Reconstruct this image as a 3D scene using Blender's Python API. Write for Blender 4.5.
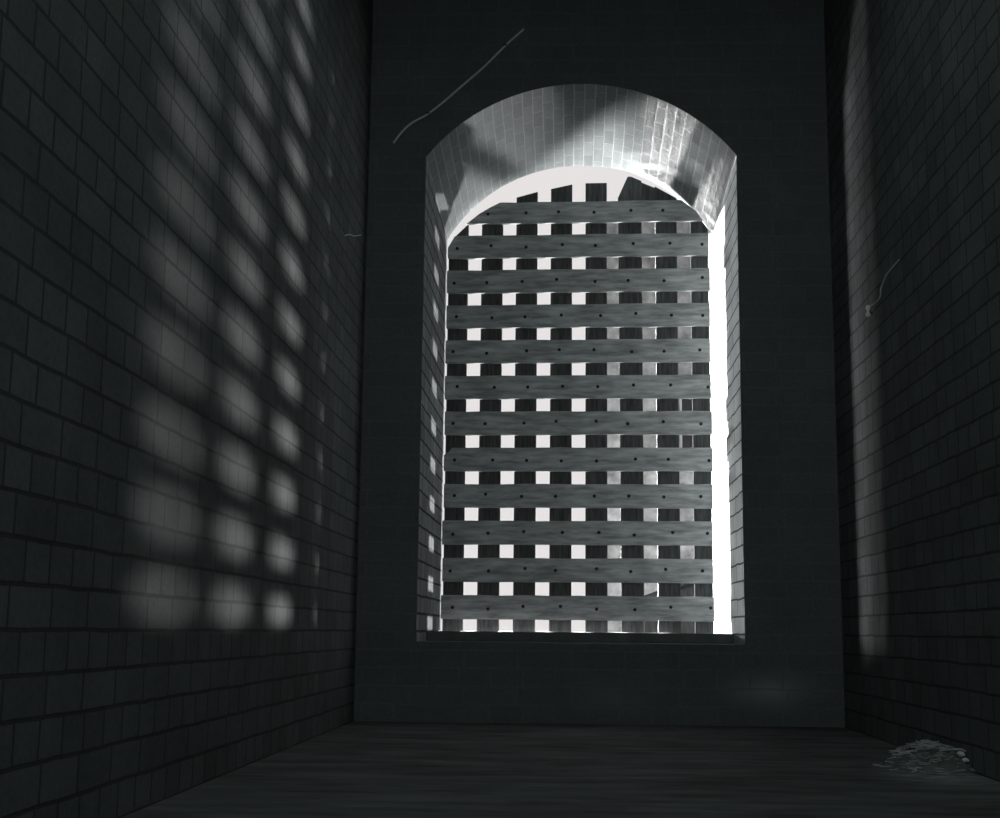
import bpy, bmesh, math, random
from mathutils import Matrix, Vector

random.seed(7)
C = bpy.context.scene.collection
for o in list(bpy.data.objects):
    bpy.data.objects.remove(o)

# ------------------------------------------------------------------ camera
F, CX, CY = 1342.67, 510.0, 413.0
CAMZ = 0.51
def rot(a, b, c):
    ca, sa, cb, sb, cc, sc = math.cos(a), math.sin(a), math.cos(b), math.sin(b), math.cos(c), math.sin(c)
    return Matrix(((cc, -sc, 0), (sc, cc, 0), (0, 0, 1))) @ Matrix(((1, 0, 0), (0, ca, -sa), (0, sa, ca))) @ Matrix(((cb, 0, sb), (0, 1, 0), (-sb, 0, cb)))
PITCH, YAW_S, ROLL = -0.1604, 0.0791, 0.0096
YAW_W = YAW_S - (615.7 - 572) / F
RW = rot(PITCH, YAW_W, ROLL)
T = Matrix(((1, 0, 0), (0, 0, 1), (0, -1, 0)))           # survey frame (x, down, forward) -> world
MC = Matrix(((1, 0, 0), (0, -1, 0), (0, 0, -1))) @ RW @ T.transposed()
cam = bpy.data.objects.new('camera', bpy.data.cameras.new('camera'))
C.objects.link(cam)
cam.matrix_world = Matrix.Translation((0, 0, CAMZ)) @ MC.transposed().to_4x4()
cam.data.sensor_width = 36
cam.data.lens = F * 36 / 1000
cam.data.shift_x = -0.010
cam.data.shift_y = 0.004
cam.data.clip_start = 0.02
cam.data.clip_end = 500
bpy.context.scene.camera = cam

def at(px, py, Y):
    """point of the plane y = Y seen at that place of the photograph (used only to survey the building)"""
    v = T @ (RW.transposed() @ Vector(((px - CX) / F, (py - CY) / F, 1)))
    v *= Y / v.y
    return Vector((v.x, v.y, v.z + CAMZ))
def atx(px, py, X):
    v = T @ (RW.transposed() @ Vector(((px - CX) / F, (py - CY) / F, 1)))
    v *= X / v.x
    return Vector((v.x, v.y, v.z + CAMZ))

# ------------------------------------------------------------------ sky, sun, exposure
sc = bpy.context.scene
vs = sc.view_settings
vs.view_transform = 'Standard'; vs.look = 'None'; vs.exposure = 0; vs.gamma = 1; vs.use_curve_mapping = False
w = bpy.data.worlds.new('overcast_sky'); sc.world = w; w.use_nodes = True
bg = w.node_tree.nodes['Background']
bg.inputs[0].default_value = (0.79, 0.76, 0.76, 1); bg.inputs[1].default_value = 1.0

def lamp(name, kind, energy, color=(1, 1, 1)):
    l = bpy.data.lights.new(name, kind); l.energy = energy; l.color = color
    o = bpy.data.objects.new(name, l); C.objects.link(o); return o
def sun(name, energy, tx, tz, angle, color=(1, 1, 1)):
    """light travelling from outside into the room; tx, tz = drift right / up per metre inward"""
    o = lamp(name, 'SUN', energy, color); o.data.angle = math.radians(angle)
    o.rotation_euler = Vector((tx, -1, tz)).to_track_quat('-Z', 'Y').to_euler()
    o.location = (-tx * 12, 12, 2)
    return o
sun('low_sun', 125, 0.0525, -0.019, 0.5, (1, 0.985, 0.985))
sun('hazy_glare', 5.2, -0.302, 0.012, 1.9)
glow = lamp('yard_glow', 'AREA', 9000, (1, 0.99, 0.99))       # added lamp standing in for yard bounce, left of the window
glow.data.shape = 'DISK'; glow.data.size = 2.2; glow.location = (-8.2, 16.0, 1.1)
glow.rotation_euler = (Vector((0.1, 9.0, 3.0)) - glow.location).to_track_quat('-Z', 'Y').to_euler()
sun('side_glow', 6, 1.25, 0.0, 18)
fill = lamp('rear_fill', 'AREA', 34, (0.84, 1.02, 0.98))  # added unseen lamp behind the camera, lifts the room's base tone
fill.data.shape = 'RECTANGLE'; fill.data.size = 2.2; fill.data.size_y = 1.6
fill.location = (-0.1, -2.3, 2.4); fill.rotation_euler = (math.radians(80), 0, 0)
over = lamp('overhead_fill', 'AREA', 14, (0.84, 1.02, 0.98))  # added unseen lamp overhead, evens out the dark side walls
over.data.shape = 'RECTANGLE'; over.data.size = 2.0; over.data.size_y = 6.5
over.location = (0.1, 2.6, 4.2)

# ------------------------------------------------------------------ materials
def mat(name):
    m = bpy.data.materials.new(name); m.use_nodes = True
    return m, m.node_tree.nodes, m.node_tree.links, m.node_tree.nodes['Principled BSDF']
def grey(v, t=(0.97, 1.0, 1.0)): return (v * t[0], v * t[1], v * t[2], 1)
def ramp(n, stops):
    r = n.new('ShaderNodeValToRGB'); e = r.color_ramp.elements
    e[0].position, e[0].color = stops[0]; e[1].position, e[1].color = stops[-1]
    for p, c in stops[1:-1]:
        k = e.new(p); k.color = c
    return r
def mul(n, l, a, b, fac=1.0):
    m = n.new('ShaderNodeMix'); m.data_type = 'RGBA'; m.blend_type = 'MULTIPLY'
    m.inputs['Factor'].default_value = fac
    l.new(a, m.inputs['A']); l.new(b, m.inputs['B']); return m.outputs['Result']

def brick_mat(name, c1, c2, mortar, bw, bh, ms=0.008, off=0.5, stain=0.5, bump=0.6, patches=None, rough=0.9, squash=0.6, smear=1.0, wobble=0.012):
    m, n, l, p = mat(name)
    tc = n.new('ShaderNodeUVMap')
    nz = n.new('ShaderNodeTexNoise'); nz.inputs['Scale'].default_value = 5; nz.inputs['Detail'].default_value = 3
    l.new(tc.outputs[0], nz.inputs['Vector'])
    sub = n.new('ShaderNodeVectorMath'); sub.operation = 'SUBTRACT'; sub.inputs[1].default_value = (.5, .5, .5)
    l.new(nz.outputs['Color'], sub.inputs[0])
    scl = n.new('ShaderNodeVectorMath'); scl.operation = 'SCALE'; scl.inputs['Scale'].default_value = wobble
    l.new(sub.outputs[0], scl.inputs[0])
    add = n.new('ShaderNodeVectorMath'); add.operation = 'ADD'
    l.new(tc.outputs[0], add.inputs[0]); l.new(scl.outputs[0], add.inputs[1])
    b = n.new('ShaderNodeTexBrick')
    b.offset = off; b.squash = squash; b.squash_frequency = 2
    b.inputs['Color1'].default_value = grey(c1); b.inputs['Color2'].default_value = grey(c2); b.inputs['Mortar'].default_value = grey(mortar)
    b.inputs['Scale'].default_value = 1; b.inputs['Mortar Size'].default_value = ms; b.inputs['Mortar Smooth'].default_value = 0.25
    b.inputs['Bias'].default_value = 0; b.inputs['Brick Width'].default_value = bw; b.inputs['Row Height'].default_value = bh
    l.new(add.outputs[0], b.inputs['Vector'])
    n2 = n.new('ShaderNodeTexNoise'); n2.inputs['Scale'].default_value = 2.3 * smear; n2.inputs['Detail'].default_value = 6; n2.inputs['Roughness'].default_value = 0.65
    l.new(tc.outputs[0], n2.inputs['Vector'])
    r = ramp(n, [(0.3, grey(1 - stain)), (0.7, grey(1.0))]); l.new(n2.outputs['Fac'], r.inputs[0])
    col = mul(n, l, b.outputs['Color'], r.outputs[0])
    n3 = n.new('ShaderNodeTexNoise'); n3.inputs['Scale'].default_value = 55; n3.inputs['Detail'].default_value = 4
    l.new(tc.outputs[0], n3.inputs['Vector'])
    r3 = ramp(n, [(0.3, grey(0.72)), (0.65, grey(1.0))]); l.new(n3.outputs['Fac'], r3.inputs[0])
    col = mul(n, l, col, r3.outputs[0], 0.7)
    for (u, v, ru, rv, c, st) in (patches or []):           # placed pale patches, light painted into the brick colour
        mp = n.new('ShaderNodeMapping'); mp.inputs['Location'].default_value = (-u / ru, -v / rv, 0); mp.inputs['Scale'].default_value = (1 / ru, 1 / rv, 1)
        l.new(add.outputs[0], mp.inputs['Vector'])
        g = n.new('ShaderNodeTexGradient'); g.gradient_type = 'QUADRATIC_SPHERE'; l.new(mp.outputs[0], g.inputs[0])
        k = n.new('ShaderNodeMath'); k.operation = 'MULTIPLY'; l.new(g.outputs['Fac'], k.inputs[0]); l.new(n2.outputs['Fac'], k.inputs[1])
        k2 = n.new('ShaderNodeMath'); k2.operation = 'MULTIPLY'; k2.use_clamp = True; k2.inputs[1].default_value = st * 2; l.new(k.outputs[0], k2.inputs[0])
        inv = n.new('ShaderNodeMath'); inv.operation = 'MULTIPLY'; l.new(k2.outputs[0], inv.inputs[0])
        om = n.new('ShaderNodeMath'); om.operation = 'SUBTRACT'; om.inputs[0].default_value = 1.0; l.new(b.outputs['Fac'], om.inputs[1])
        om2 = n.new('ShaderNodeMath'); om2.operation = 'MAXIMUM'; om2.inputs[1].default_value = 0.45; l.new(om.outputs[0], om2.inputs[0])
        l.new(om2.outputs[0], inv.inputs[1])
        mx = n.new('ShaderNodeMix'); mx.data_type = 'RGBA'; l.new(inv.outputs[0], mx.inputs['Factor']); l.new(col, mx.inputs['A']); mx.inputs['B'].default_value = grey(c)
        col = mx.outputs['Result']
    l.new(col, p.inputs['Base Color'])
    p.inputs['Roughness'].default_value = rough
    p.inputs['Specular IOR Level'].default_value = 0.15
    h = n.new('ShaderNodeMath'); h.operation = 'MULTIPLY_ADD'; h.inputs[1].default_value = -1.0
    l.new(b.outputs['Fac'], h.inputs[0]); 
    h2 = n.new('ShaderNodeMath'); h2.operation = 'MULTIPLY'; h2.inputs[1].default_value = 0.35; l.new(n3.outputs['Fac'], h2.inputs[0])
    l.new(h2.outputs[0], h.inputs[2])
    bp = n.new('ShaderNodeBump'); bp.inputs['Strength'].default_value = bump; bp.inputs['Distance'].default_value = 0.006
    l.new(h.outputs[0], bp.inputs['Height']); l.new(bp.outputs[0], p.inputs['Normal'])
    return m

def noise_mat(name, a, b, scale=6, stretch=(1, 1, 1), rough=0.85, bump=0.3, dist=0.004, detail=6, spec=0.2, lo=0.35, hi=0.68):
    m, n, l, p = mat(name)
    tc = n.new('ShaderNodeTexCoord'); mp = n.new('ShaderNodeMapping'); mp.inputs['Scale'].default_value = stretch
    l.new(tc.outputs['Object'], mp.inputs['Vector'])
    oi = n.new('ShaderNodeObjectInfo'); cm = n.new('ShaderNodeVectorMath'); cm.operation = 'SCALE'; cm.inputs[0].default_value = (9, 5, 7)
    l.new(oi.outputs['Random'], cm.inputs['Scale'])
    ad = n.new('ShaderNodeVectorMath'); ad.operation = 'ADD'; l.new(mp.outputs[0], ad.inputs[0]); l.new(cm.outputs[0], ad.inputs[1])
    nz = n.new('ShaderNodeTexNoise'); nz.inputs['Scale'].default_value = scale; nz.inputs['Detail'].default_value = detail; nz.inputs['Roughness'].default_value = 0.6
    l.new(ad.outputs[0], nz.inputs['Vector'])
    r = ramp(n, [(lo, grey(a)), (hi, grey(b))]); l.new(nz.outputs['Fac'], r.inputs[0])
    l.new(r.outputs[0], p.inputs['Base Color'])
    p.inputs['Roughness'].default_value = rough; p.inputs['Specular IOR Level'].default_value = spec
    bp = n.new('ShaderNodeBump'); bp.inputs['Strength'].default_value = bump; bp.inputs['Distance'].default_value = dist
    l.new(nz.outputs['Fac'], bp.inputs['Height']); l.new(bp.outputs[0], p.inputs['Normal'])
    return m

def pale_patch(m, x, y, rx, ry, c, st):
    """light painted into the surface colour as a pale patch round one spot"""
    n, l = m.node_tree.nodes, m.node_tree.links; p = n['Principled BSDF']
    src = p.inputs['Base Color'].links[0].from_socket
    tc = n.new('ShaderNodeTexCoord'); mp = n.new('ShaderNodeMapping'); mp.inputs['Location'].default_value = (-x / rx, -y / ry, 0); mp.inputs['Scale'].default_value = (1 / rx, 1 / ry, 0)
    l.new(tc.outputs['Object'], mp.inputs['Vector'])
    g = n.new('ShaderNodeTexGradient'); g.gradient_type = 'QUADRATIC_SPHERE'; l.new(mp.outputs[0], g.inputs[0])
    m2 = n.new('ShaderNodeMapping'); m2.inputs['Scale'].default_value = (5, 14, 1); l.new(tc.outputs['Object'], m2.inputs['Vector'])
    nz = n.new('ShaderNodeTexNoise'); nz.inputs['Scale'].default_value = 1.6; nz.inputs['Detail'].default_value = 7; l.new(m2.outputs[0], nz.inputs['Vector'])
    r = ramp(n, [(0.35, (0, 0, 0, 1)), (0.65, (1, 1, 1, 1))]); l.new(nz.outputs['Fac'], r.inputs[0])
    k = n.new('ShaderNodeMath'); k.operation = 'MULTIPLY'; l.new(g.outputs['Fac'], k.inputs[0]); l.new(r.outputs[0], k.inputs[1])
    k2 = n.new('ShaderNodeMath'); k2.operation = 'MULTIPLY'; k2.use_clamp = True; k2.inputs[1].default_value = st; l.new(k.outputs[0], k2.inputs[0])
    mx = n.new('ShaderNodeMix'); mx.data_type = 'RGBA'; l.new(k2.outputs[0], mx.inputs['Factor']); l.new(src, mx.inputs['A']); mx.inputs['B'].default_value = grey(c)
    l.new(mx.outputs['Result'], p.inputs['Base Color'])

# lengths of the place
YI = 7.64        # inner face of the window wall
YO = 9.06        # outer face
XL, XR = -1.215, 1.505     # side walls
YB = -3.0        # wall behind the viewer
ZC = 4.3         # ceiling
JL, JR = -0.872, 0.968     # jambs of the opening
BH = 0.10        # brick course

st = at(768, 690, YI)
M_front = brick_mat('dark_brick', 0.16, 0.175, 0.19, 0.30, BH, 0.006, stain=0.2, bump=0.3,
                    patches=[(st.x, st.z, 0.40, 0.17, 0.32, 1.1), (at(615, 700, YI).x, at(615, 700, YI).z, 0.5, 0.2, 0.25, 0.6)])  # first patch paints the lit brick below right of the opening
M_side = brick_mat('side_wall_brick', 0.165, 0.215, 0.095, 0.24, BH, 0.006, stain=0.35, bump=0.6)
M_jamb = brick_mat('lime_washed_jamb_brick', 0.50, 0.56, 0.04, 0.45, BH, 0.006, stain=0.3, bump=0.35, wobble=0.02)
M_jamb_l = brick_mat('dark_jamb_brick', 0.22, 0.30, 0.04, 0.30, BH, 0.008, stain=0.4, bump=0.5)  # left jamb, darker brick than the right one
M_soffit = brick_mat('arch_brick', 0.22, 0.28, 0.40, 0.24, 0.064, 0.004, stain=0.15, bump=0.35, smear=1.3, squash=1.0)
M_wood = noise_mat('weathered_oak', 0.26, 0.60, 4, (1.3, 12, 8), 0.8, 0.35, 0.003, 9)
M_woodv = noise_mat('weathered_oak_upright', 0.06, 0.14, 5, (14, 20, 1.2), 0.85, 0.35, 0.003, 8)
M_nail = noise_mat('rusty_iron', 0.012, 0.03, 60, rough=0.6, spec=0.3)
M_sill = noise_mat('dark_sill_stone', 0.12, 0.16, 14, bump=0.5)
M_floor = noise_mat('dirt_floor', 0.07, 0.17, 2.6, (1, 3.0, 1), 0.95, 0.6, 0.01, 9)
for px_, py_, rx_, ry_, c_, st_ in ((940, 776, 0.34, 0.6, 0.42, 1.6), (600, 735, 0.5, 0.5, 0.24, 1.0)):
    v_ = T @ (RW.transposed() @ Vector(((px_ - CX) / F, (py_ - CY) / F, 1))); v_ *= -CAMZ / v_.z
    pale_patch(M_floor, v_.x, v_.y, rx_, ry_, c_, st_)  # lit streak by the heap, painted into the floor colour
M_ceil = noise_mat('sooty_ceiling', 0.10, 0.13, 3)
M_cable = noise_mat('pale_cable_sheath', 0.8, 0.9, 20, bump=0.1)
M_porc = noise_mat('white_porcelain', 0.75, 0.85, 8, rough=0.25, bump=0.02, spec=0.5)
M_straw = noise_mat('pale_straw', 0.35, 0.7, 12)
M_stone = noise_mat('rubble_stone', 0.18, 0.32, 14, bump=0.8, dist=0.01)
M_chalk = noise_mat('chalky_stone', 0.7, 0.85, 14, bump=0.4)
M_dirt = noise_mat('loose_dirt', 0.12, 0.24, 16, bump=1.0, dist=0.012)
M_stucco = noise_mat('weathered_stucco', 0.26, 0.85, 2.2, bump=0.2, detail=9, lo=0.3, hi=0.7)
def darken_up(m, z0, z1, dark):
    n, l = m.node_tree.nodes, m.node_tree.links; p = n['Principled BSDF']
    src = p.inputs['Base Color'].links[0].from_socket
    tc = n.new('ShaderNodeTexCoord'); sp = n.new('ShaderNodeSeparateXYZ'); l.new(tc.outputs['Object'], sp.inputs[0])
    nz = n.new('ShaderNodeTexNoise'); nz.inputs['Scale'].default_value = 0.8; l.new(tc.outputs['Object'], nz.inputs['Vector'])
    ad = n.new('ShaderNodeMath'); ad.operation = 'MULTIPLY_ADD'; ad.inputs[1].default_value = 4; l.new(nz.outputs['Fac'], ad.inputs[0]); l.new(sp.outputs[2], ad.inputs[2])
    mr = n.new('ShaderNodeMapRange'); mr.inputs[1].default_value = z0 + 2; mr.inputs[2].default_value = z1 + 2; mr.inputs[3].default_value = 1; mr.inputs[4].default_value = dark
    l.new(ad.outputs[0], mr.inputs[0]); l.new(mul(n, l, src, mr.outputs[0]), p.inputs['Base Color'])
darken_up(M_stucco, 9, 17, 0.4)  # stucco colour gets darker towards the top
M_ground = noise_mat('yard_ground', 0.25, 0.4, 0.4)
M_glass = noise_mat('dark_window_glass', 0.02, 0.03, 2, rough=0.15, bump=0, spec=0.4)
M_tar = noise_mat('tarred_board', 0.02, 0.05, 3, (8, 8, 1))
M_paint = noise_mat('pale_frame_paint', 0.6, 0.7, 6)

# ------------------------------------------------------------------ helpers
def link_mesh(name, bm, m, parent=None, smooth=False):
    bmesh.ops.recalc_face_normals(bm, faces=bm.faces)
    me = bpy.data.meshes.new(name); bm.to_mesh(me); bm.free()
    for x in (m if isinstance(m, (list, tuple)) else [m]): me.materials.append(x)
    if smooth:
        for p in me.polygons: p.use_smooth = True
    o = bpy.data.objects.new(name, me); C.objects.link(o)
    if parent is not None: o.parent = parent
    return o
def tag(o, label=None, cat=None, group=None, kind=None):
    if label: o['label'] = label
    if cat: o['category'] = cat
    if group: o['group'] = group
    if kind: o['kind'] = kind
    return o
def empty(name, loc, rz=0):
    o = bpy.data.objects.new(name, None); C.objects.link(o); o.location = loc; o.rotation_euler = (0, 0, rz)
    o.empty_display_size = 0.1
    return o
def box(bm, x0, x1, y0, y1, z0, z1, bev=0):
    v = [bm.verts.new(p) for p in ((x0, y0, z0), (x1, y0, z0), (x1, y1, z0), (x0, y1, z0), (x0, y0, z1), (x1, y0, z1), (x1, y1, z1), (x0, y1, z1))]
    fs = [bm.faces.new([v[i] for i in f]) for f in ((0, 3, 2, 1), (4, 5, 6, 7), (0, 1, 5, 4), (1, 2, 6, 5), (2, 3, 7, 6), (3, 0, 4, 7))]
    if bev:
        es = list({e for f in fs for e in f.edges})
        bmesh.ops.bevel(bm, geom=es, offset=bev, segments=2, affect='EDGES')
def prism(bm, pts, y0, y1):
    """pts = outline in (x, z), given depth from y0 to y1"""
    a = [bm.verts.new((x, y0, z)) for x, z in pts]; b = [bm.verts.new((x, y1, z)) for x, z in pts]
    bm.faces.new(a); bm.faces.new(b[::-1])
    k = len(pts)
    for i in range(k): bm.faces.new((a[i], b[i], b[(i + 1) % k], a[(i + 1) % k]))
def tube(bm, pts, r, seg=8):
    pts = [Vector(p) for p in pts]; rings = []
    for i, p in enumerate(pts):
        d = (pts[min(i + 1, len(pts) - 1)] - pts[max(i - 1, 0)]).normalized()
        u = d.cross(Vector((0.31, 0.2, 0.93))).normalized(); v = d.cross(u)
        rr = r[i] if isinstance(r, (list, tuple)) else r
        rings.append([bm.verts.new(p + (u * math.cos(2 * math.pi * k / seg) + v * math.sin(2 * math.pi * k / seg)) * rr) for k in range(seg)])
    for a, b in zip(rings, rings[1:]):
        for k in range(seg): bm.faces.new((a[k], a[(k + 1) % seg], b[(k + 1) % seg], b[k]))
    bm.faces.new(rings[0][::-1]); bm.faces.new(rings[-1])
def lathe(bm, prof, seg=20, ax=Matrix.Identity(4)):
    rings = [[bm.verts.new(ax @ Vector((r * math.cos(2 * math.pi * k / seg), r * math.sin(2 * math.pi * k / seg), z))) for k in range(seg)] for r, z in prof]
    for a, b in zip(rings, rings[1:]):
        for k in range(seg): bm.faces.new((a[k], a[(k + 1) % seg], b[(k + 1) % seg], b[k]))
    bm.faces.new(rings[0][::-1]); bm.faces.new(rings[-1])
def quad(bm, uvl, pts, uvs, mi=0):
    f = bm.faces.new([bm.verts.new(p) for p in pts]); f.material_index = mi
    for lp, uv in zip(f.loops, uvs): lp[uvl].uv = uv
    return f

# ------------------------------------------------------------------ the room
def slab(name, x0, x1, y0, y1, z0, z1, m, axes=None):
    """a solid wall, floor or ceiling with metre UVs"""
    bm = bmesh.new(); box(bm, x0, x1, y0, y1, z0, z1)
    uvl = bm.loops.layers.uv.new('UVMap')
    bm.normal_update()
    for f in bm.faces:
        nx, ny, nz = (abs(c) for c in f.normal)
        for lp in f.loops:
            c = lp.vert.co
            lp[uvl].uv = (c.y, c.z) if nx > 0.5 else ((c.x, c.z) if ny > 0.5 else (c.x, c.y))
    return tag(link_mesh(name, bm, m), kind='structure')
TW = 0.35
slab('floor', XL - TW, XR + TW, YB - TW, YI + 0.05, -0.3, 0.0, M_floor)
slab('ceiling', XL - TW, XR + TW, YB - TW, YO, ZC, ZC + 0.3, M_ceil)
slab('wall_left', XL - TW, XL, YB, YI + 0.02, -0.02, ZC, M_side)
slab('wall_right', XR, XR + TW, YB, YI + 0.02, -0.02, ZC, M_side)
slab('wall_rear', XL - TW, XR + TW, YB - TW, YB, -0.02, ZC, M_ceil)

# window wall with the deep arched opening
NA = 40
SPR_I = at(422, 155, YI).z * 0.5 + at(739, 157, YI).z * 0.5
APX_I = at(580, 84, YI).z
SPR_O = at(445, 240, YO).z
APX_O = at(580, 166, YO).z
def arc(zs, za):
    hw = (JR - JL) / 2; cx = (JR + JL) / 2; h = za - zs; R = (hw * hw + h * h) / (2 * h); cz = za - R
    a = math.asin(hw / R)
    return [(cx + R * math.sin(-a + 2 * a * i / NA), cz + R * math.cos(-a + 2 * a * i / NA)) for i in range(NA + 1)], R * 2 * a
arcI, lenI = arc(SPR_I, APX_I)
arcO, lenO = arc(SPR_O, APX_O)
arcO = [(x, z + 0.010 * max(0.0, (x - 0.1) / (JR - 0.1)) ** 3 + 0.014 * math.sin(math.pi * max(0.0, (x - 0.1) / (JR - 0.1)))) for x, z in arcO]
ZS = at(560, 643, YI).z        # sill
bm = bmesh.new(); uvl = bm.loops.layers.uv.new('UVMap')
WX0, WX1 = XL - TW, XR + TW
def xz(p): return (p[0], p[2])
def face_wall(Y, A, x0, x1, z0, z1, mi):
    def q(ps): quad(bm, uvl, [(x, Y, z) for x, z in ps], ps, mi)
    q([(x0, z0), (JL, z0), (JL, z1), (x0, z1)]) ; q([(JR, z0), (x1, z0), (x1, z1), (JR, z1)])
    q([(JL, z0), (JR, z0), (JR, ZS), (JL, ZS)])
    for (a, b) in zip(A, A[1:]): q([a, b, (b[0], z1), (a[0], z1)])
face_wall(YI, arcI, WX0, WX1, -0.02, ZC, 0)
face_wall(YO, arcO, WX0, WX1, -6.0, ZC + 0.6, 0)
# right jamb, left jamb (upper part of each follows its own springing)
ns = 8
def jamb(X, mi, up=0.0):
    for i in range(ns):
        ya, yb = YI + (YO - YI) * i / ns, YI + (YO - YI) * (i + 1) / ns
        za, zb = SPR_I + (SPR_O + up - SPR_I) * i / ns, SPR_I + (SPR_O + up - SPR_I) * (i + 1) / ns
        quad(bm, uvl, [(X, ya, ZS), (X, yb, ZS), (X, yb, zb), (X, ya, za)], [(ya, ZS), (yb, ZS), (yb, zb), (ya, za)], mi)
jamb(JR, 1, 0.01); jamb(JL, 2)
for k in range(NA):
    for i in range(ns):
        ta, tb = i / ns, (i + 1) / ns
        P = []
        U = []
        for (kk, t) in ((k, ta), (k, tb), (k + 1, tb), (k + 1, ta)):
            P.append((arcI[kk][0] * (1 - t) + arcO[kk][0] * t, YI + (YO - YI) * t, arcI[kk][1] * (1 - t) + arcO[kk][1] * t))
            U.append(((YO - YI) * t, lenI * kk / NA))
        quad(bm, uvl, P, U, 3)
quad(bm, uvl, [(JL, YI, ZS), (JR, YI, ZS), (JR, YO, ZS), (JL, YO, ZS)], [(JL, YI), (JR, YI), (JR, YO), (JL, YO)], 0)
# top, bottom and ends of the wall
quad(bm, uvl, [(WX0, YI, ZC), (WX1, YI, ZC), (WX1, YO, ZC + .6), (WX0, YO, ZC + .6)], [(0, 0), (1, 0), (1, 1), (0, 1)], 0)
quad(bm, uvl, [(WX0, YI, -.02), (WX1, YI, -.02), (WX1, YO, -6), (WX0, YO, -6)], [(0, 0), (1, 0), (1, 1), (0, 1)], 0)
for X in (WX0, WX1):
    quad(bm, uvl, [(X, YI, -.02), (X, YO, -6), (X, YO, ZC + .6), (X, YI, ZC)], [(0, 0), (1, 0), (1, 1), (0, 1)], 0)
bmesh.ops.remove_doubles(bm, verts=bm.verts, dist=1e-4)
me_wall = link_mesh('wall_back', bm, [M_front, M_jamb, M_jamb_l, M_soffit])
tag(me_wall, kind='structure')

# ------------------------------------------------------------------ the lattice shutter
P = 0.24; PV = P * 1.0293
tS = Vector((1.8671, 5.8657, 36.794)) * P
S0 = T @ (RW.transposed() @ tS)
QS = T @ RW.transposed() @ rot(PITCH, YAW_S, ROLL)
xa = QS @ Vector((1, 0, 0))
yaw = math.atan2(xa.y, xa.x)
SY = S0.y
shutter = empty('lattice_shutter', (S0.x, S0.y, S0.z + CAMZ), yaw)
tag(shutter, 'arched window shutter of crossed weathered boards with square gaps, filling the brick opening', 'shutter')
ca, sa = math.cos(yaw), math.sin(yaw)
def loc(px, py):
    """photograph place -> (u, v) on the shutter's plane"""
    v = T @ (RW.transposed() @ Vector(((px - CX) / F, (py - CY) / F, 1)))
    nrm = Vector((-sa, ca, 0)); k = nrm.dot(S0) / nrm.dot(v); p = v * k - S0
    return (p.x * ca + p.y * sa, p.z)
HW = 0.092 / 2      # gap half width
HH = 0.088 / 2
def clip(poly, region):
    out = poly
    m = len(region)
    for i in range(m):
        a, b = region[i], region[(i + 1) % m]
        inp, out = out, []
        if not inp: return []
        side = lambda p: (b[0] - a[0]) * (p[1] - a[1]) - (b[1] - a[1]) * (p[0] - a[0])
        for j in range(len(inp)):
            p, q = inp[j], inp[(j + 1) % len(inp)]
            sp, sq = side(p), side(q)
            if sp >= 0: out.append(p)
            if (sp >= 0) != (sq >= 0):
                t = sp / (sp - sq); out.append((p[0] + (q[0] - p[0]) * t, p[1] + (q[1] - p[1]) * t))
    return out
EL = loc(446.3, 330)[0]; ER = loc(711.3, 400)[0]
BOT = -HH - 0.03
arch_px = [(711.6, 229), (696, 211), (678, 197.5), (655, 185), (631, 175), (610, 175.5), (590, 179), (572, 183.3), (553, 187.5), (537, 190.5), (517, 196), (503, 201), (490, 207.5), (479, 214), (467, 223.5), (456, 234), (446.5, 248)]
arch = [loc(*p) for p in arch_px]
arch[0] = (ER, arch[0][1]); arch[-1] = (EL, arch[-1][1])
# convex hull of the outline keeps the clipping exact
region = [(EL, BOT), (ER, BOT)] + arch
def hull(pts):
    pts = sorted(set(pts)); cr = lambda o, a, b: (a[0]-o[0])*(b[1]-o[1])-(a[1]-o[1])*(b[0]-o[0])
    lo = []
    for p in pts:
        while len(lo) > 1 and cr(lo[-2], lo[-1], p) <= 0: lo.pop()
        lo.append(p)
    up = []
    for p in reversed(pts):
        while len(up) > 1 and cr(up[-2], up[-1], p) <= 0: up.pop()
        up.append(p)
    return lo[:-1] + up[:-1]
region = hull(region)
def dedupe(p):
    o = []
    for q in p:
        if not o or (abs(q[0]-o[-1][0]) + abs(q[1]-o[-1][1])) > 1e-4: o.append(q)
    if len(o) > 1 and abs(o[0][0]-o[-1][0]) + abs(o[0][1]-o[-1][1]) < 1e-4: o.pop()
    return o
TH = 0.03
def board(name, outline, y0, y1, m, parent):
    outline = dedupe(outline)
    us = [p[0] for p in outline]; vs_ = [p[1] for p in outline]
    cu, cv = (min(us) + max(us)) / 2, (min(vs_) + max(vs_)) / 2
    b = bmesh.new(); prism(b, [(u - cu, v - cv) for u, v in outline], 0, y1 - y0)
    bmesh.ops.bevel(b, geom=list(b.edges), offset=0.0018, segments=1, affect='EDGES')
    o = link_mesh(name, b, m, parent); o.location = (cu, y0, cv)
    return o
def wob(x0, x1, z, amp, n=14):
    return [(x0 + (x1 - x0) * i / n, z + random.uniform(-amp, amp)) for i in range(n + 1)]
nail_bm = bmesh.new()
lathe(nail_bm, [(0.0115, 0), (0.0115, 0.002), (0.006, 0.005), (0.002, 0.006)], 12, Matrix.Rotation(math.radians(90), 4, 'X'))
nail_me = bpy.data.meshes.new('nail_head'); 
bmesh.ops.recalc_face_normals(nail_bm, faces=nail_bm.faces); nail_bm.to_mesh(nail_me); nail_bm.free(); nail_me.materials.append(M_nail)
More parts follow.
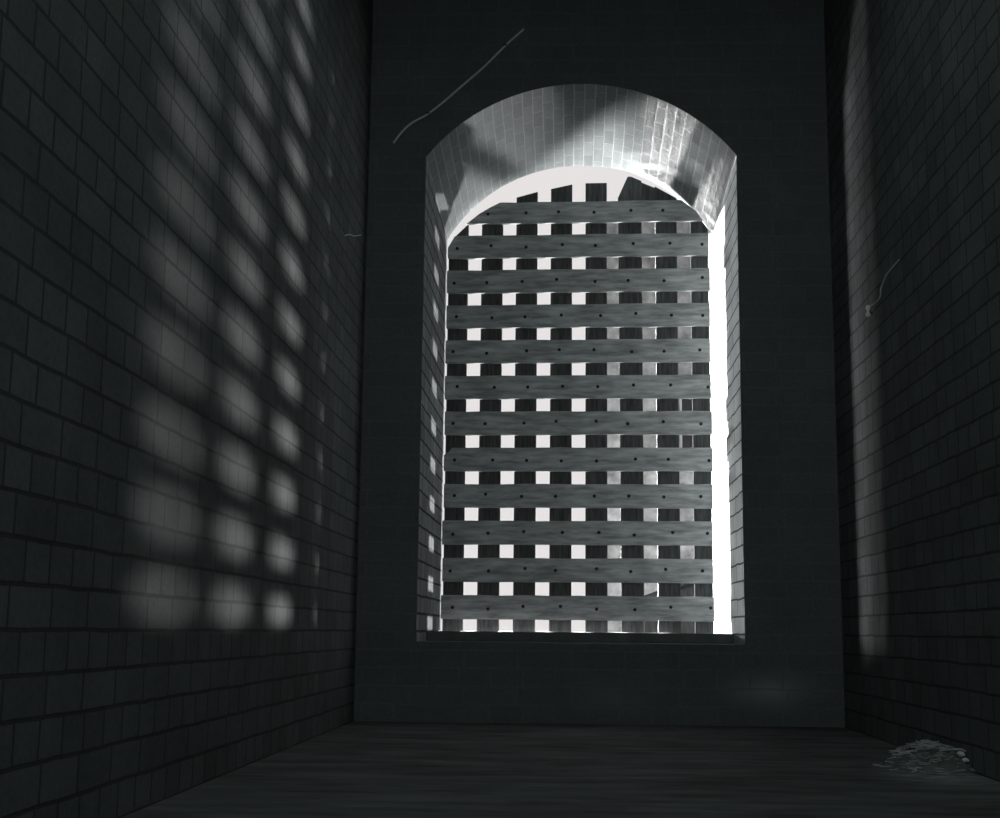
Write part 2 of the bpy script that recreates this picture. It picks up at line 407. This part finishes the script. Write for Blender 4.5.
for r in range(12):                      # horizontal boards, one above each row of gaps
    row_v = (11 - r) * PV                # centre of this row of gaps
    z0, z1 = row_v + HH, row_v + PV - HH
    ex0 = EL + random.uniform(-0.006, 0.004); ex1 = ER + random.uniform(-0.004, 0.004)
    if r == 0: z1 = z0 + 0.148
    low = wob(EL - 0.02 if r < 1 else ex0, ER + 0.02 if r < 1 else ex1, z0, 0.0022)
    top = wob(EL - 0.02 if r < 1 else ex0, ER + 0.02 if r < 1 else ex1, z1, 0.0022)[::-1]
    outl = low + top
    if r <= 1: outl = clip(outl, region)
    if r == 7:                           # split left end
        outl = low + top[:-1] + [(ex0 + 0.055, z1), (ex0 + 0.035, z1 - 0.03), (ex0 + 0.012, z1 - 0.042), (ex0, z1 - 0.05)]
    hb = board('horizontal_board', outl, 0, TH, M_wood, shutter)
    vc = (z0 + z1) / 2
    for c in range(8):
        u = (c - 3.5) * P + random.uniform(-0.02, 0.02) + (0.012 if r % 2 else -0.012)
        v = vc + random.uniform(-0.012, 0.012)
        if not (EL + 0.03 < u < ER - 0.02): u = max(EL + 0.035, min(ER - 0.025, u))
        if r == 0 and (u < EL + 0.16 or u > ER - 0.14): continue
        o = bpy.data.objects.new('nail_head', nail_me); C.objects.link(o); o.parent = hb
        o.location = (u - hb.location.x, 0.0, v - hb.location.z)
# upright boards behind
top_arc = 12.6 * PV
V5TOP = loc(597, 181.5)[1]
notch = loc(617.7, 197); notch2 = loc(631, 175)
for c in range(8):
    u0 = (c - 4) * P + HW + 0.0 if c > 0 else EL + 0.004
    u1 = (c - 3) * P - HW if c < 7 else ER - 0.004
    rect = [(u0, BOT), (u1, BOT), (u1, top_arc), (u0, top_arc)]
    if c == 4: rect = [(u0, BOT), (u1, BOT), (u1, V5TOP), (u0, V5TOP)]
    if c == 5: rect = [(u0, BOT), (u1, BOT), (u1, top_arc), (u0 + 0.06, top_arc), (notch[0], notch[1])]
    outl = clip(rect, region)
    if c in (0, 1, 2):
        pass
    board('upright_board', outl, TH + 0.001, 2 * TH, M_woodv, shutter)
# curved head piece closing the top right corner, with its raised rim
zb = 11 * PV + HH + 0.10
head = clip([(notch2[0] - 0.012, zb), (ER + .02, zb - 0.10), (ER + .02, top_arc), (notch2[0] - 0.012, top_arc)], region)
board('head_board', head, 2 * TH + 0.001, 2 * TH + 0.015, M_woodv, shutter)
rim_pts = [loc(*p) for p in ((631, 175), (643, 179.5), (655, 185), (667, 191), (678, 197.5), (688, 204.5), (696, 211), (704, 219.5), (711.6, 229))]
bm = bmesh.new()
inner = []
for i, p in enumerate(rim_pts):
    a = rim_pts[max(0, i - 1)]; b = rim_pts[min(len(rim_pts) - 1, i + 1)]
    d = Vector((b[0] - a[0], b[1] - a[1])).normalized()
    inner.append((p[0] + d.y * 0.035, p[1] - d.x * 0.035))
prism(bm, rim_pts + inner[::-1], 0, 0.016)
link_mesh('curved_rim', bm, M_wood, shutter).location = (0, 2 * TH + 0.0165, 0)

# dark threshold slab the shutter stands on
bm = bmesh.new(); box(bm, JL + 0.002, JR - 0.002, 8.14, SY - 0.04, ZS + 0.001, CAMZ - 0.008, 0.004)
th = link_mesh('threshold_slab', bm, M_sill)
tag(th, 'dark stone threshold under the lattice shutter at the foot of the opening', 'sill')

# ------------------------------------------------------------------ cable, insulator, rubble
def smooth_path(ps, n=6):
    out = []
    for i in range(len(ps) - 1):
        p0, p1, p2, p3 = ps[max(i - 1, 0)], ps[i], ps[i + 1], ps[min(i + 2, len(ps) - 1)]
        for k in range(n):
            t = k / n
            out.append(0.5 * ((2 * p1) + (p2 - p0) * t + (2 * p0 - 5 * p1 + 4 * p2 - p3) * t * t + (3 * p1 - p0 - 3 * p2 + p3) * t ** 3))
    out.append(ps[-1]); return out
cab = empty('wall_cable', at(523, 30, YI - 0.03))
tag(cab, 'thin pale cable slanting down the dark wall above left of the arch', 'cable')
bm = bmesh.new()
pts = [at(x, y, YI - 0.012) for x, y in ((524, 29), (505, 46), (485, 66), (462, 86), (445, 101), (428, 114), (412, 123), (402, 132), (393.5, 143))]
tube(bm, [p - cab.location for p in smooth_path(pts)], 0.0065, 8)
link_mesh('sheath', bm, M_cable, cab, True)
for x, y in ((505, 46), (428, 114)):
    bm = bmesh.new(); p = at(x, y, YI) - cab.location
    box(bm, p.x - 0.012, p.x + 0.012, p.y - 0.022, p.y + 0.002, p.z - 0.004, p.z + 0.004, 0.001)
    link_mesh('clip', bm, M_nail, cab)
bm = bmesh.new()
pts = [atx(x, y, XL + 0.006) for x, y in ((345, 235.5), (350, 234.5), (354, 236), (361, 235))]
o = link_mesh('wire_stub', (lambda b: (tube(b, smooth_path(pts), 0.0025, 6), b)[1])(bm), M_cable, None, True)
tag(o, 'short crooked bit of pale wire on the dark left side wall', 'wire')

ins = empty('wire_insulator', atx(872.5, 311, XR))
tag(ins, 'small white porcelain insulator on the right side wall with a wire end', 'insulator')
ax = Matrix.Rotation(math.radians(-90), 4, 'Y')
bm = bmesh.new(); lathe(bm, [(0.014, 0), (0.02, 0.004), (0.02, 0.012), (0.011, 0.018), (0.011, 0.026), (0.019, 0.031), (0.019, 0.038), (0.012, 0.045), (0.004, 0.047)], 20, Matrix.Translation((-0.022, 0, -0.03)) @ Matrix.Diagonal((0.6, 0.6, 1.3, 1)))
link_mesh('porcelain_body', bm, M_porc, ins, True)
bm = bmesh.new(); box(bm, -0.022, -0.0005, -0.004, 0.004, -0.012, -0.004, 0.001)
link_mesh('bracket', bm, M_nail, ins)
bm = bmesh.new()
wp = [atx(x, y, XR - 0.03) - ins.location for x, y in ((869.5, 306), (874, 304), (880, 297), (881, 288), (886, 276), (892, 268), (899, 260))]
tube(bm, smooth_path(wp), 0.004, 6)
link_mesh('wire', bm, M_cable, ins, True)

def fl(px, py, z=0.0):
    v = T @ (RW.transposed() @ Vector(((px - CX) / F, (py - CY) / F, 1)))
    v *= (z - CAMZ) / v.z
    return Vector((v.x, v.y, z))
hp = fl(944, 772)
heap = empty('rubble_heap', (hp.x - 0.0, hp.y + 0.18, 0))
tag(heap, 'low heap of dirt and rubble on the floor by the right wall', 'rubble')
bm = bmesh.new()
n = 30
g = [[None] * (n + 1) for _ in range(n + 1)]
from mathutils import noise as mn
for i in range(n + 1):
    for j in range(n + 1):
        x = -0.20 + 0.34 * i / n; y = -0.24 + 0.48 * j / n
        rr = ((x + 0.01) / 0.17) ** 2 + (y / 0.24) ** 2
        h = max(0, 1 - rr); z = 0.10 * h ** 0.8 * (0.7 + 0.5 * mn.noise(Vector((x * 8, y * 8, 3)))) + 0.018 * h * mn.noise(Vector((x * 40, y * 40, 1))) - 0.004
        g[i][j] = bm.verts.new((x, y, z))
for i in range(n):
    for j in range(n): bm.faces.new((g[i][j], g[i + 1][j], g[i + 1][j + 1], g[i][j + 1]))
tag(link_mesh('dirt_mound', bm, M_dirt, heap, True))
def rock(r, seed):
    b = bmesh.new(); bmesh.ops.create_icosphere(b, subdivisions=3, radius=r)
    for v in b.verts:
        d = mn.noise(v.co / r * 1.1 + Vector((seed, 0, 0))); v.co *= 1 + 0.35 * d
        v.co.z *= 0.7
    return b
for k, (px, py, r, m, lab) in enumerate(((961, 754, 0.015, M_chalk, 'chalk-white rounded stone on the rubble heap, the upper of two by the right wall'),
                                         (965.5, 760, 0.012, M_chalk, 'chalk-white small stone just below the larger white one on the rubble heap'),
                                         (934, 762, 0.026, M_stone, 'grey broken stone at the front of the rubble heap'),
                                         (917, 764, 0.020, M_stone, 'grey stone at the left foot of the rubble heap'))):
    p = fl(px, py, 0.03 if k < 2 else 0.0)
    if k < 2:
        p = Vector((0, 0, 0)); v = T @ (RW.transposed() @ Vector(((px - CX) / F, (py - CY) / F, 1))); v *= (heap.location.y - (0.11, 0.14)[k]) / v.y; p = Vector((v.x, v.y, v.z + CAMZ))
    else: p.z = r * 0.45
    o = link_mesh('stone', rock(r, k * 3.1), m, None, True); o.location = p
    tag(o, lab, 'stone', 'stones on the rubble heap')
def stick(name, a, b, r, lab):
    o = empty(name, (a + b) / 2); bpy.data.objects.remove(o)
    bm = bmesh.new(); mid = (a + b) / 2; k = 8
    pts = [a + (b - a) * i / k + Vector((0, 0, 0.008 * math.sin(i * 1.3))) - mid for i in range(k + 1)]
    tube(bm, pts, [r * (1 - 0.4 * i / k) for i in range(k + 1)], 7)
    o = link_mesh(name, bm, M_straw, None, True); o.location = mid
    tag(o, lab, 'stick'); return o
yy = heap.location.y - 0.1
sa_, sb_ = at(921, 741, yy + 0.1), at(975, 755, yy - 0.02)
stick('stick', sa_, sb_, 0.005, 'pale thin stick lying across the top of the rubble heap')
# loose straw: nobody could count it
bm = bmesh.new()
for i in range(200):
    t = random.random(); px = random.gauss(942, 17); py = random.gauss(760, 9)
    px = min(px, 975)
    x = min(heap.location.x + 0.11, heap.location.x + random.gauss(-0.03, 0.08)); y = heap.location.y + random.gauss(-0.08, 0.10)
    lx, ly = x - heap.location.x, y - heap.location.y
    rr = ((lx + 0.01) / 0.17) ** 2 + (ly / 0.24) ** 2; h = max(0, 1 - rr)
    z = 0.085 * h ** 0.8 + random.uniform(0.003, 0.014)
    a = random.gauss(0.1, 0.5); L = random.uniform(0.015, 0.045); d = Vector((math.cos(a), math.sin(a), random.uniform(-0.25, 0.25))) * L / 2
    c0 = Vector((x, y, z)); tube(bm, [c0 - d, c0 + d], random.uniform(0.0008, 0.0018), 4)
tag(link_mesh('straw_litter', bm, M_straw), 'loose pale straw scattered over the rubble by the right wall', 'straw', kind='stuff')
# ------------------------------------------------------------------ the yard outside
slab('light_block_pier', 1.17, 1.9, YO + 0.001, YO + 2.74, -6, ZC + 0.4, M_front)  # added pier, cuts off light through the right-hand gaps
bm = bmesh.new(); box(bm, -45, 45, YO + 0.02, 100, -6.4, -6.0)
tag(link_mesh('ground', bm, M_ground), kind='structure')
YBD = 36.0
b0 = at(598, 631, YBD).x; b1 = YBD * math.tan(math.radians(11)); bt = at(650, 211, YBD).z
bld = empty('yard_building', ((b0 + b1) / 2, YBD, -6))
tag(bld, 'grey stuccoed building outside, seen through the right hand gaps of the shutter', 'building')
bx = (b0 + b1) / 2
w0, w1 = at(680, 420, YBD).x, at(706, 420, YBD).x; wz0, wz1 = at(690, 452, YBD).z, at(690, 392, YBD).z
bm = bmesh.new()
xs = [b0, w0, w1, b1]; zs = [-6, wz0, wz1, bt]
for i in range(3):
    for j in range(3):
        if i == 1 and j == 1: continue
        box(bm, xs[i] - bx, xs[i + 1] - bx, 0, 6, zs[j] + 6, zs[j + 1] + 6)
bmesh.ops.remove_doubles(bm, verts=bm.verts, dist=1e-4)
link_mesh('wall', bm, M_stucco, bld)
bm = bmesh.new(); box(bm, b0 - bx - 0.05, b1 - bx + 0.2, -0.15, 6.2, bt + 6, bt + 6.18, 0.03)
link_mesh('roof_coping', bm, M_stucco, bld)
bm = bmesh.new()
fx0, fx1, fz0, fz1 = w0 - bx + .002, w1 - bx - .002, wz0 + 6.002, wz1 + 5.998
box(bm, fx0, fx0 + .06, 0.1, 0.16, fz0, fz1); box(bm, fx1 - .06, fx1, 0.1, 0.16, fz0, fz1); box(bm, fx0 + .06, fx1 - .06, 0.1, 0.16, fz0, fz0 + .06); box(bm, fx0 + .06, fx1 - .06, 0.1, 0.16, fz1 - .06, fz1)
wf = link_mesh('window_frame', bm, M_paint, bld)
bm = bmesh.new(); box(bm, fx0 + .06, fx1 - .06, 0.12, 0.14, fz0 + .06, fz1 - .06); link_mesh('pane', bm, M_glass, wf)
bm = bmesh.new(); box(bm, -0.075, 0.075, -0.075, 0.075, 0, 10.6, 0.01)
post = link_mesh('light_block_post', bm, M_woodv); post.location = (0.578, 12.25, -6)  # added out of sight, blocks light through one column of gaps
tag(post, 'added post hidden behind the shutter, keeping light off part of the left wall', 'post')
# tarred shed below it
YSH = 24.0
s0, s1 = at(641, 600, YSH), at(716, 600, YSH)
zt0, zt1 = at(650, 603, YSH).z, at(690, 578, YSH).z
shed = empty('yard_shed', ((s0.x + s1.x) / 2, YSH, -6)); sx = (s0.x + s1.x) / 2
tag(shed, 'low dark tarred shed outside, seen through the bottom right gaps of the shutter', 'shed')
bm = bmesh.new(); prism(bm, [(s0.x - sx, 0), (s1.x - sx, 0), (s1.x - sx, zt1 + 6.1), (s0.x - sx, zt0 + 6)], 0, 3)
link_mesh('wall', bm, M_tar, shed)
bm = bmesh.new(); prism(bm, [(s0.x - sx - .1, zt0 + 5.99), (s1.x - sx + .1, zt1 + 6.12), (s1.x - sx + .1, zt1 + 6.2), (s0.x - sx - .1, zt0 + 6.07)], -0.15, 3.15)
link_mesh('roof', bm, M_tar, shed)
